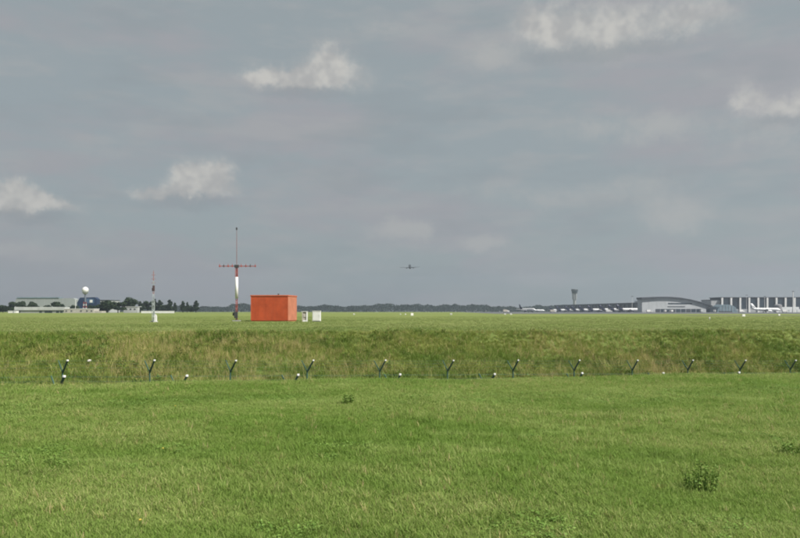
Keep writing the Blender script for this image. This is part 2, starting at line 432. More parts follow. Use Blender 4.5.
# ------------------------------------------------------------------ antenna mast
def lattice(bm, z0, z1, hw, step, r=.018):
    pts = [(hw * math.cos(a), hw * math.sin(a)) for a in (R(90), R(210), R(330))]
    for p in pts: tube(bm, (*p, z0), (*p, z1), r, seg=5)
    nst = max(1, int(round((z1 - z0) / step)))
    for i in range(nst):
        a, b = z0 + (z1 - z0) * i / nst, z0 + (z1 - z0) * (i + 1) / nst
        for k in range(3):
            p, qn = pts[k], pts[(k + 1) % 3]
            if i % 2: p, qn = qn, p
            tube(bm, (*p, a), (*qn, b), r * .6, seg=4)
    return bm
def build_mast():
    Y = 76.5; x = PX(236.7, Y); g = G(x, Y)
    h = lambda py: PZ(py, Y) - g
    t = thing('antenna_mast', 'tall red and white antenna mast with a horizontal crossbar left of the orange hut', 'mast', (x, Y, g))
    obj('base_plate', box(BM(), -.4, .4, -.4, .4, -.1, .12), M['concrete'], t)
    eq = obj('equipment_box', box(BM(), -.22, .16, -.32, -.13, .35, 1.05, .02), M['darkmetal'], t)
    obj('cable_duct', tube(BM(), (.05, -.2, .10), (.05, -.2, .35), .05), M['darkmetal'], eq)
    obj('side_box', box(BM(), -.42, -.24, -.16, .1, .62, .98, .015), M['darkmetal'], t)
    obj('lower_section', lattice(BM(), .12, h(298.5), .11, .35, .022), M['red'], t)
    obj('white_section', tube(BM(), (0, 0, h(298.5)), (0, 0, h(277)), .165, .16, 14), M['white'], t, True)
    b = lattice(BM(), h(277), h(267.5), .15, .28, .026); tube(b, (0, 0, h(277)), (0, 0, h(267.5)), .06)
    obj('upper_section', b, M['red'], t)
    za = h(266.2)
    arm = obj('crossbar', box(BM(), PX(219, Y) - x, PX(256, Y) - x, -.04, .04, za - .035, za + .04), M['red'], t)
    obj('hub', box(BM(), -.24, .24, -.15, .15, za - .15, za + .15, .03), M['darkmetal'], arm)
    for px in (219.6, 223.8, 228.2, 232.3, 241.2, 245.8, 250.3, 255.3):
        xx = PX(px, Y) - x
        e = BM(); box(e, xx - .032, xx + .032, -.13, .13, za - .10, za + .14, .01)
        tube(e, (xx, 0, za + .17), (xx, 0, za + .27), .02)
        obj('antenna_element', e, M['red'] if px not in (223.8, 250.3) else M['darkmetal'], arm)
    w = tube(BM(), (0, 0, za + .17), (0, 0, h(238)), .034, .028); tube(w, (0, 0, h(238)), (0, 0, h(229.5)), .024, .018)
    wp = obj('whip', w, mat('whip_brown', (.20, .10, .09), .6), t)
    l = BM(); tube(l, (0, 0, h(229.8)), (0, 0, h(227.6)), .10, .08, 10); tube(l, (0, 0, h(227.6)), (0, 0, h(227.2)), .08, .02, 10)
    obj('obstruction_light', l, M['darkmetal'], wp)
build_mast()

def build_lattice_mast():
    Y = 72.0; x = PX(153.6, Y); g = G(x, Y)
    h = lambda py: PZ(py, Y) - g
    t = thing('lattice_mast', 'slender red topped lattice mast with a pale lower half near the far left trees', 'mast', (x, Y, g))
    obj('base_plate', box(BM(), -.3, .3, -.3, .3, -.1, .1), M['concrete'], t)
    b = lattice(BM(), .1, h(300), .15, .3, .026); tube(b, (0, 0, .1), (0, 0, h(300)), .035)
    obj('lower_section', b, M['steel'], t)
    segs = [(300, 294, 'steel'), (294, 287, 'dullred'), (287, 281, 'steel'), (281, 271.5, 'dullred')]
    for k, (a, c, mm) in enumerate(segs):
        obj('mast_section', lattice(BM(), h(a), h(c), .10 - .02 * k, .26, .016), M[mm], t)
    fi = BM(); box(fi, -.09, .10, -.10, .10, h(291), h(285.5), .02); box(fi, -.16, -.091, -.06, .06, h(291), h(288))
    obj('sensor_box', fi, mat('sensor_dark', (.09, .06, .065), .5), t)
    for py in (283, 279, 275):
        obj('sensor_arm', tube(BM(), (-.22, 0, h(py)), (.2, 0, h(py)), .018, seg=5), M['red'], t)
    obj('finial', tube(BM(), (0, 0, h(271.5)), (0, 0, h(269.8)), .012, .006, 5), M['red'], t)
    c = thing('base_cabinet', 'small upright white cabinet at the foot of the slender lattice mast', 'cabinet', (PX(155.6, Y - .6), Y - .6, G(PX(155.6, Y - .6), Y - .6)))
    obj('body', box(BM(), -.12, .12, -.1, .1, .06, .68, .015), M['white'], c)
    obj('foot', box(BM(), -.2, .2, -.16, .16, -.08, .06), M['white'], c)
    obj('cap', box(BM(), -.07, .07, -.06, .06, .68, .80, .02), M['white'], c)
build_lattice_mast()

# ------------------------------------------------------------------ fences
def fence(name, label, x0, y0, i0, i1, ztop0, slope, height):
    a, b = 3.0 * CA, 3.0 * SA
    t = thing(name, label, 'fence', (x0, y0, 0))
    fork = .42
    pm = tube(BM(), (0, 0, -height), (0, 0, -fork), .030, seg=8); pm_me = bpy.data.meshes.new('post'); pm.to_mesh(pm_me); pm_me.materials.append(M['fence_teal'])
    am = tube(BM(), (0, 0, -fork - .06), (.245, -.06, -.02), .038, .032, 8); am_me = bpy.data.meshes.new('arm'); am.to_mesh(am_me); am_me.materials.append(M['fence'])
    lm = tube(BM(), (0, 0, -fork - .03), (-.23, .06, -.02), .024, .018, 6); lm_me = bpy.data.meshes.new('strut'); lm.to_mesh(lm_me); lm_me.materials.append(M['fence_teal'])
    cm = box(BM(), -.031, .031, -.031, .031, -.028, .030, .012); cm_me = bpy.data.meshes.new('cap'); cm.to_mesh(cm_me); cm_me.materials.append(M['cap'])
    def top(i): return ztop0 + slope * i * 3.0
    for i in range(i0, i1 + 1):
        x, y = i * a, i * b
        p = obj('post', pm_me, None, t); p.location = (x, y, top(i)); p.rotation_euler = (R(random.uniform(-1.5, 1.5)), R(random.uniform(-2, 2)), R(random.uniform(-12, 12)))
        obj('arm', am_me, None, p); obj('strut', lm_me, None, p)
        c = obj('cap', cm_me, None, p); c.location = (.245, -.06, -.018)
    # welded mesh panels and barbed strands between the posts
    for i in range(i0, i1):
        bm = BM()
        p0 = Vector((i * a, i * b, top(i))); p1 = Vector(((i + 1) * a, (i + 1) * b, top(i + 1)))
        lo, hi = -height + .15, -fork
        def bar(v0, v1, r): tube(bm, v0, v1, r, seg=3)
        for k in range(0, 31):
            c = p0.lerp(p1, k / 30); bar(c + Vector((0, 0, lo)), c + Vector((0, 0, hi)), .0016)
        for k in range(0, 9):
            z = lo + (hi - lo) * k / 8; bar(p0 + Vector((0, 0, z)), p1 + Vector((0, 0, z)), .0018)
        obj('mesh_panel', bm, M['fence_teal'], t)
        for sgn, off in ((1, Vector((.245, -.06, 0))), (-1, Vector((-.23, .06, 0)))):
            bm = BM()
            for k in (.35, .68, .97):
                o = off * k + Vector((0, 0, -fork + (fork - .02) * k)); sag = Vector((0, 0, -.02))
                mid = p0.lerp(p1, .5) + o + sag
                bar(p0 + o, mid, .0015); bar(mid, p1 + o, .0015)
                for j in range(1, 18):
                    q = p0.lerp(p1, j / 18) + o + sag * (1 - abs(j / 9 - 1))
                    bar(q + Vector((0, 0, -.02)), q + Vector((.012, 0, .02)), .0012)
            obj('barbed_wire', bm, M['fence_teal'], t)
    return t
fence('security_fence', 'row of dark green fence posts with complete white-tipped forks showing above the near grass', -12.40, 25.48, -2, 13, -1.835, -.0197, 2.25)
fence('security_fence', 'nearer fence hidden behind the grass crest with only white post tips peeking out', -8.90, 18.0, -2, 10, -1.70, -.0200, 2.15)

# ------------------------------------------------------------------ airfield markers
def marker(px, Y, w, hh, label, post=False):
    x = PX(px, Y); g = G(x, Y)
    t = thing('marker_post' if post else 'airfield_marker', label, 'marker', (x, Y, g), random.uniform(-.3, .3), 'white markers on the airfield grass')
    if post:
        obj('post', tube(BM(), (0, 0, -.1), (0, 0, hh * .55), w * .32, seg=8), M['beige'], t)
        obj('head', tube(BM(), (0, 0, hh * .55), (0, 0, hh), w * .5, w * .42, 8), M['white'], t)
    else:
        for s in (-1, 1): obj('leg', tube(BM(), (s * w * .3, 0, -.08), (s * w * .3, 0, .14), .025, seg=6), M['steel'], t)
        obj('board', box(BM(), -w / 2, w / 2, -.09, .09, .14, hh, .03), M['white'], t)
        obj('frame', box(BM(), -w / 2 + .06, w / 2 - .06, -.10, -.088, .2, hh - .06), mat('marker_face', (.7, .7, .66), .5), t)
for a in [
    (412, 158, .62, .72, 'brightest small white marker on the airfield grass below the climbing airliner'),
    (451, 190, .55, .62, 'small white marker on the grass a little right of the climbing airliner'),
    (354, 200, .42, .5, 'faint white marker on the grass right of the white cabinet'),
    (400.5, 205, .34, .42, 'leftmost of two faint white specks beside the brightest marker'),
    (405.5, 205, .34, .42, 'faint white speck just left of the brightest marker'),
    (743.5, 130, .62, .55, 'rounded white marker on the grass below the column-fronted terminal'),
    (779, 158, .5, .5, 'white marker on the grass below the nose of the right-hand airliner'),
    (505, 200, .55, .5, 'pale low marker on the grass left of the row of parked airliners'),
    (511, 200, .55, .5, 'pale low marker just right of another, left of the parked airliners'),
    ]: marker(*a)
marker(709.5, 84, .17, .42, 'slim pale marker post on the grass in front of the arched hangar', True)

# ------------------------------------------------------------------ aircraft
def ring(bm, x, r, zc, n=16, ry=1.0):
    return [bm.verts.new((x, ry * r * math.cos(2 * math.pi * k / n), zc + r * math.sin(2 * math.pi * k / n))) for k in range(n)]
def loft(sections, n=16):
    bm = BM(); rs = [ring(bm, *s, n=n) for s in sections]
    for a, b in zip(rs, rs[1:]):
        for k in range(n): bm.faces.new((a[k], a[(k + 1) % n], b[(k + 1) % n], b[k]))
    bm.faces.new(rs[0]); bm.faces.new(rs[-1][::-1])
    bmesh.ops.recalc_face_normals(bm, faces=bm.faces)
    return bm
def slab(pts, thick):
    """tapered flying surface: pts = root LE, tip LE, tip TE, root TE (3D)"""
    bm = BM(); a, b, c, d = [Vector(p) for p in pts]
    nrm = (b - a).cross(d - a).normalized()
    def prof(le, te, th):
        out = []
        for f, h in ((0, 0), (.12, .75), (.35, 1), (.7, .6), (1, .05), (.7, -.35), (.35, -.6), (.12, -.5)):
            out.append(bm.verts.new(le.lerp(te, f) + nrm * h * th))
        return out
    r, s = prof(a, d, thick), prof(b, c, thick * .4); n = len(r)
    for k in range(n): bm.faces.new((r[k], r[(k + 1) % n], s[(k + 1) % n], s[k]))
    bm.faces.new(r[::-1]); bm.faces.new(s); bmesh.ops.recalc_face_normals(bm, faces=bm.faces)
    return bm
def airliner(name, label, tail_mat, body_mat, gear=True, belly_mat=None):
    """37 m twin jet, nose along +X, origin on the ground under the middle"""
    t = thing(name, label, 'airliner')
    zc = 3.9
    fus = loft([(18.6, .15, zc - .45), (18.0, .8, zc - .35), (16.6, 1.5, zc - .15), (14.4, 1.95, zc), (10, 2.0, zc), (-6, 2.0, zc), (-11, 1.7, zc + .3), (-15.5, 1.0, zc + .85), (-18.4, .35, zc + 1.25)])
    f = obj('fuselage', fus, body_mat, t, True)
    tc_ = loft([(-9.5, 1.84, zc + .2), (-11, 1.73, zc + .3), (-15.5, 1.03, zc + .85), (-18.45, .37, zc + 1.25)])
    obj('tail_cone', tc_, tail_mat, f, True)
    obj('cockpit_window', box(BM(), 16.0, 17.0, -1.2, 1.2, zc + .6, zc + 1.0), M['window'], f)
    for s in (-1, 1):
        wb = BM()
        for k in range(34): box(wb, 13 - k * .78, 13.35 - k * .78, s * 1.97 - .05, s * 1.97 + .05, zc + .35, zc + .8)
        obj('window_row', wb, M['window'], f)
        obj('wing', slab([(3.6, s * 1.5, zc - 1.1), (-3.6, s * 17, zc + .45), (-5.1, s * 17, zc + .45), (-3.2, s * 1.5, zc - 1.1)], .5), body_mat, t, True)
        e = obj('engine', loft([(5.2, .95, zc - 1.9), (4.7, 1.1, zc - 1.9), (2.4, 1.1, zc - 1.85), (.8, .75, zc - 1.8), (.3, .3, zc - 1.8)], 14), tail_mat, t, True)
        for v in e.data.vertices: v.co.y += s * 5.7
        obj('pylon', box(BM(), .8, 3.6, s * 5.7 - .12, s * 5.7 + .12, zc - 1.0, zc - .55), body_mat, t)
        obj('tailplane', slab([(-14.4, s * .6, zc + 1.2), (-17.2, s * 6.2, zc + 1.75), (-18.6, s * 6.2, zc + 1.75), (-17.8, s * .6, zc + 1.2)], .22), body_mat, t, True)
    obj('fin', slab([(-11.2, 0, zc + 1.6), (-16.6, 0, zc + 7.9), (-18.8, 0, zc + 7.9), (-17.4, 0, zc + 1.3)], .25), tail_mat, t, True)
    if gear:
        for x, y in ((13, 0), (-1.2, -3.7), (-1.2, 3.7)):
            gb = tube(BM(), (x, y, .5), (x, y, zc - 1.0), .16)
            gg = obj('landing_gear', gb, M['steel'], t)
            for sy in (-.35, .35): obj('wheel', tube(BM(), (x, y + sy - .15, .55), (x, y + sy + .15, .55), .55, seg=12), M['tyre'], gg)
    return t
base = airliner('airliner', 'x', M['navy'], M['plane'])
ORD = ['farthest', 'second farthest', 'third farthest', 'fourth farthest', 'fifth farthest', 'fifth nearest', 'fourth nearest', 'third nearest', 'second nearest', 'nearest']
first = True
def place_plane(x, y, hd, label, tail=None):
    global first
    t = base if first else copy_tree(base)
    first = False
    t.location = (x, y, G(x, y)); t.rotation_euler = (0, 0, R(hd)); t['label'] = label
    t['group'] = 'airliners parked on the apron'
    if tail:
        for ch in t.children:
            for q_ in [ch] + list(ch.children):
                if q_.name.split('.')[0] in ('fin', 'tail_cone', 'engine'):
                    q_.data = q_.data.copy(); q_.data.materials[0] = tail
    return t
rows = [1640, 1428, 1364, 1296, 1248, 1196, 1142, 1076, 1030, 985]
for k, Y in enumerate(rows):
    place_plane(327 - (4 if k == 0 else 0) + random.uniform(-1.5, 1.5), Y, random.uniform(-3, 3), f'white airliner with dark tail, {ORD[k]} of the ten parked nose-in along the pier', None)
place_plane(PX(527, 1010), 1010, -62, 'white airliner standing apart at the left end of the apron, left of the row')
place_plane(PX(765.5, 905), 905, -6, 'long white airliner parked side-on before the column-fronted terminal', M['plane'])
#place_plane(PX(651, 860), 872, 20, 'white airliner with its nose before the left end of the arched hangar')

fl = airliner('climbing_airliner', 'dark airliner climbing away in the open sky above the far tree line', M['plane_shaded'], M['plane_shaded'], gear=False)
Yp = 1170.0
fl.location = (PX(410, Yp), Yp, PZ(267.2, Yp) - 3.5)
fl.rotation_euler = (R(-1.5), R(-13), R(90))

# ------------------------------------------------------------------ airport buildings (right)
def build_pier():
    X0, Y0, Y1 = 352.0, 1012.0, 1580.0
    g = G(X0, 1250)
    t = thing('terminal_pier', 'long low dark pier with a slanting roof behind the row of parked airliners', 'pier', (X0, Y0, g))
    L = Y1 - Y0; H = 14.6
    obj('wall', box(BM(), 1.5, 38, 0, L, -3, H - 1.4), M['glass'], t)
    rf = obj('roof', box(BM(), -1.2, 41, -1.5, L + 1.5, H - 1.4, H + .4, .2), M['roof'], t)
    obj('roof_plant', box(BM(), 4, 14, 2, 40, H + .4, H + 3.2), M['palewall'], rf)
    obj('base_band', box(BM(), .9, 38.5, -.5, L, -2.9, 4.0), M['greywall'], t)
    n = 28
    for k in range(n + 1):
        y = L * k / n
        obj('column', box(BM(), .2, 1.4, y - .6, y + .6, 4.01, H - 1.41), M['greywall'], t)
    for k in range(n):
        y = L * (k + .5) / n
        obj('panel', box(BM(), 1.1, 1.5, y - L / n * .5 + .8, y + L / n * .5 - .8, 8.6, 9.6), mat('mauve_panel', (.2, .17, .2), .6), t)
build_pier()

def build_arched_hangar():
    Y = 945.0; dep = 18.0
    xa, xb = PX(642, Y), PX(710.5, Y); g = G((xa + xb) / 2, Y)
    h = lambda py: PZ(py, Y) - g
    t = thing('arched_hangar', 'wide pale hangar with a dark roof arching down to the right', 'hangar', (xa, Y, g))
    def X(px): return PX(px, Y) - xa
    prof = [(642, 297.6), (650, 297.2), (660, 296.9), (670, 297.0), (680, 297.8), (690, 299.5), (700, 302.0), (710.5, 305.2)]
    pts = [(X(p), h(q)) for p, q in prof]
    obj('wall', prism(BM(), [(0, -1.5)] + [(a, b - .9) for a, b in pts] + [(X(710.5), -1.5)], 0, dep), M['hangarwall'], t)
    top = [(a, b + .2) for a, b in pts]; bot = [(a, b - 1.15) for a, b in pts]
    top[0] = (-1.2, top[0][1]); bot[0] = (-1.2, bot[0][1] - 1.2); bot[1] = (bot[1][0], bot[1][1] - .8)
    top[-1] = (top[-1][0] + 2, top[-1][1] - .8); bot[-1] = (bot[-1][0] + 2, bot[-1][1] - .8)
    rf = obj('roof', prism(BM(), top + bot[::-1], -2.5, dep + 1), M['roof'], t)
    obj('antenna', tube(BM(), (X(679.5), 12, h(297.8)), (X(679.5), 12, h(293.6)), .25, .15), M['steel'], rf)
    obj('window_band', box(BM(), X(668), X(692), -.12, .2, h(304.3), h(303.0)), M['glass'], t)
    obj('window_band', box(BM(), X(667.5), X(685), -.12, .2, h(307.2), h(306.3)), M['roof'], t)
    for k in range(9):
        a, b = X(655.5 + k * 5.1), X(655.5 + (k + 1) * 5.1) - .7
        obj('door', box(BM(), a, b, -.15, .3, -.5, h(309.0)), M['glass'] if k % 3 else M['roof'], t)
    obj('plinth', box(BM(), X(642) + .05, X(655) - .1, -.2, .3, -1, h(310.6)), M['greywall'], t)
    for px in (649, 657, 665.5):
        obj('wall_joint', box(BM(), X(px) - .12, X(px) + .12, -.1, .3, h(308.6), h(299.8)), M['greywall'], t)
build_arched_hangar()

def build_dome():
    Y = 915.0; xa, xb = PX(716.5, Y), PX(738, Y); g = G(xa, Y)
    w = xb - xa; H = PZ(304.6, Y) - g
    t = thing('rounded_building', 'low blue-grey round-topped building left of the column-fronted terminal', 'building', (xa, Y, g))
    prof = [(0, -1), (.06, H * .35), (.14, H * .68), (.24, H * .9), (.38, H), (.60, H * .99), (.76, H * .88), (.90, H * .62), (1, -1)]
    obj('shell', prism(BM(), [(a * w, b) for a, b in prof], 0, 22), M['dome'], t)
    for a in (.16, .3, .44, .58, .72, .86):
        hh = np.interp(a, [p[0] for p in prof], [p[1] for p in prof])
        obj('rib', box(BM(), a * w - .14, a * w + .14, -.35, .2, 1.9, hh - .3), M['greywall'], t)
    obj('door', box(BM(), w * .12, w * .72, -.3, .2, -.6, 1.85), M['roof'], t)
    obj('annex', box(BM(), -w * .26, -.05, 2, 14, -1, H * .72), M['glass'], t)
build_dome()

def build_terminal():
    Y = 1000.0; xa = PX(722.3, Y); xb = PX(872, Y); g = G(xa, Y)
    W = xb - xa; dep = 45.0; top = PZ(297.4, Y) - g
    t = thing('terminal_building', 'big terminal with tall white columns between dark glazed bays', 'terminal', (xa, Y, g), R(-3.0))
    obj('core', box(BM(), 0, W, 2.2, dep, -2, top - .6), M['roof'], t)
    rf = obj('roof', box(BM(), -1, W + 1, .4, dep + 1, top - .6, top + .35, .1), M['roof'], t)
    n = 17; st = W / n
    for k in range(n + 1):
        x = st * k
        obj('column', box(BM(), x - 1.25, x + 1.25, -.2, 2.0, -1.5, top - .62, .1), M['white'], t)
    for k in range(n):
        x0, x1 = st * k + 1.3, st * (k + 1) - 1.3
        gl = obj('glazed_bay', box(BM(), x0, x1, 1.4, 2.15, 4.7, top - .62), M['glass'], t)
        for j in range(1, 3):
            xx = x0 + (x1 - x0) * j / 3
            obj('mullion', box(BM(), xx - .09, xx + .09, 1.22, 1.395, 4.72, top - .64), M['roof'], gl)
        obj('transom', box(BM(), x0 + .01, x1 - .01, 1.2, 1.39, top * .62, top * .62 + .25), M['bluebox'], gl)
        obj('base_wall', box(BM(), x0, x1, 1.0, 2.15, -1.5, 4.68), M['palewall'] if k > 5 else M['greywall'], t)
    lw = obj('low_wing', box(BM(), PX(712.5, Y) - xa, -1.2, 4, dep - 4, -1.5, PZ(300.2, Y) - g), M['greywall'], t)
    obj('parapet', box(BM(), PX(712.5, Y) - xa - .3, -1.1, 3.6, dep - 3.6, PZ(300.2, Y) - g, PZ(299.6, Y) - g), M['roof'], lw)
    # boarding bridge in front
    Yb = 950.0; x = PX(778, Yb); g2 = G(x, Yb); h = lambda py: PZ(py, Yb) - g2
    bt = thing('boarding_bridge', 'grey boarding bridge with a round head right of the side-on white airliner', 'boarding bridge', (x, Yb, g2))
    r = 5.0
    bm = BM(); tube(bm, (0, 0, h(310.6)), (0, 0, h(305.2)), r, r, 18); tube(bm, (0, 0, h(305.2)), (0, 0, h(304.2)), r, r * .45, 18)
    obj('rotunda', bm, mat('bridge_grey', (.22, .22, .23), .6), bt, False)
    obj('tunnel', box(BM(), r * .7, PX(800, Yb) - x, 2, 5.5, h(309.8), h(307.0), .1), M['palewall'], bt)
    for px in (774.8, 781, 790, 798):
        obj('leg', tube(BM(), (PX(px, Yb) - x, 2.6, -.4), (PX(px, Yb) - x, 2.6, h(309.9)), .4), M['steel'], bt)
build_terminal()

def build_tower():
    Y = 1900.0; x = PX(574.6, Y); g = G(x, Y); h = lambda py: PZ(py, Y) - g
    t = thing('control_tower', 'tall control tower with a dark wide cab rising behind the parked airliners', 'tower', (x, Y, g))
    obj('shaft', tube(BM(), (0, 0, -1), (0, 0, h(300)), 4.2, 3.8, 12), mat('tower_concrete', (.26, .27, .28), .7), t)
    obj('upper_shaft', tube(BM(), (0, 0, h(300)), (0, 0, h(293.4)), 4.6, 4.0, 12), mat('tower_grey', (.17, .18, .19), .6), t)
    for k in range(6):
        a = k * math.pi / 3
        obj('fin', box(BM(), 6 * math.cos(a) - .5, 6 * math.cos(a) + .5, 6 * math.sin(a) - .5, 6 * math.sin(a) + .5, h(299.5), h(292.6)), M['greywall'], t)
    obj('gallery', tube(BM(), (0, 0, h(293.4)), (0, 0, h(292.2)), 6.5, 8.4, 16), M['roof'], t)
    cab = obj('cab', tube(BM(), (0, 0, h(292.2)), (0, 0, h(290.0)), 7.8, 9.2, 16), M['glass'], t)
    obj('cab_roof', tube(BM(), (0, 0, h(290.0)), (0, 0, h(289.2)), 9.6, 8.6, 16), M['roof'], cab)
    obj('aerial', tube(BM(), (0, 0, h(289.2)), (0, 0, h(287.2)), .4, .2), M['steel'], cab)
build_tower()

def light_mast(px, Y, py, r, label):
    x = PX(px, Y); g = G(x, Y); hh = PZ(py, Y) - g
    t = thing('light_mast', label, 'light mast', (x, Y, g), 0, 'light masts on the apron')
    obj('pole', tube(BM(), (0, 0, -.5), (0, 0, hh), r, r * .55, 10), M['white'], t)
    hd = obj('head_frame', box(BM(), -1.4, 1.4, -.3, .3, hh, hh + .35), M['steel'], t)
    for k in (-1, 0, 1): obj('floodlight', box(BM(), k * .95 - .35, k * .95 + .35, -.75, -.31, hh - .25, hh + .4, .04), M['darkmetal'], hd)
light_mast(793, 900, 291.5, .85, 'stout white light mast at the far right in front of the terminal')
light_mast(764.6, 940, 296.5, .42, 'thin pale light mast rising behind the side-on white airliner')
light_mast(632.2, 1005, 296.4, .28, 'thin light mast left of the arched hangar')
light_mast(746.5, 960, 295.2, .25, 'thin light mast just left of the tail of the side-on airliner')

def make_truck(label, x, y, hd, cargo, L=7.0):
    t = thing('service_truck', label, 'truck', (x, y, G(x, y)), R(hd), 'service vehicles on the apron')
    obj('cargo_box', box(BM(), -L / 2, L / 2 - 2.2, -1.2, 1.2, .9, 3.3, .06), cargo, t)
    cb = BM(); prism(cb, [(L / 2 - 2.1, .7), (L / 2, .7), (L / 2, 1.7), (L / 2 - .5, 2.6), (L / 2 - 2.1, 2.6)], -1.15, 1.15)
    c = obj('cab', cb, M['white'], t)
    for s in (-1, 1): obj('side_window', box(BM(), L / 2 - 1.7, L / 2 - .6, s * 1.16 - .02, s * 1.16 + .02, 1.7, 2.35), M['window'], c)
    obj('windscreen', prism(BM(), [(L / 2 + .02, 1.72), (L / 2 + .05, 1.74), (L / 2 - .43, 2.55), (L / 2 - .47, 2.53)], -1.0, 1.0), M['window'], c)
    obj('chassis', box(BM(), -L / 2 + .1, L / 2 - .1, -.8, .8, .5, .68), M['darkmetal'], t)
    for x_ in (-L / 2 + 1.2, L / 2 - 1.1):
        for s in (-1, 1):
            w = obj('wheel', tube(BM(), (x_, s * 1.12 - .15, .48), (x_, s * 1.12 + .15, .48), .48, seg=14), M['tyre'], t)
            obj('rim', tube(BM(), (x_, s * 1.27 - .02, .48), (x_, s * 1.27 + .02, .48), .26, seg=10), M['steel'], w)
for px, Y, hd, cg, lb in [
    (506, 780, 10, 'beige', 'pale service truck at the left end of the apron, far left of the airliners'),
    (553, 800, 5, 'beige', 'pale service truck on the apron below the farthest tails'),
    (609, 820, -8, 'white', 'white service truck on the apron in front of the nearest parked tails'),
    (649, 880, 8, 'white', 'white truck before the left end of the arched hangar'),
    (665, 880, 80, 'white', 'white truck in front of the leftmost hangar doors'),
    (671, 880, 95, 'white', 'white truck in front of the hangar, right of another one'),
    (701, 880, 85, 'palewall', 'grey truck at the right end of the arched hangar'),
    (714.5, 870, 60, 'white', 'white truck between the hangar and the rounded building'),
    (741.5, 860, 12, 'white', 'white truck left of the tail of the side-on airliner'),
    (784.8, 840, 5, 'white', 'white truck just ahead of the nose of the side-on airliner')]:
    make_truck(lb, PX(px, Y), Y, hd, M[cg])

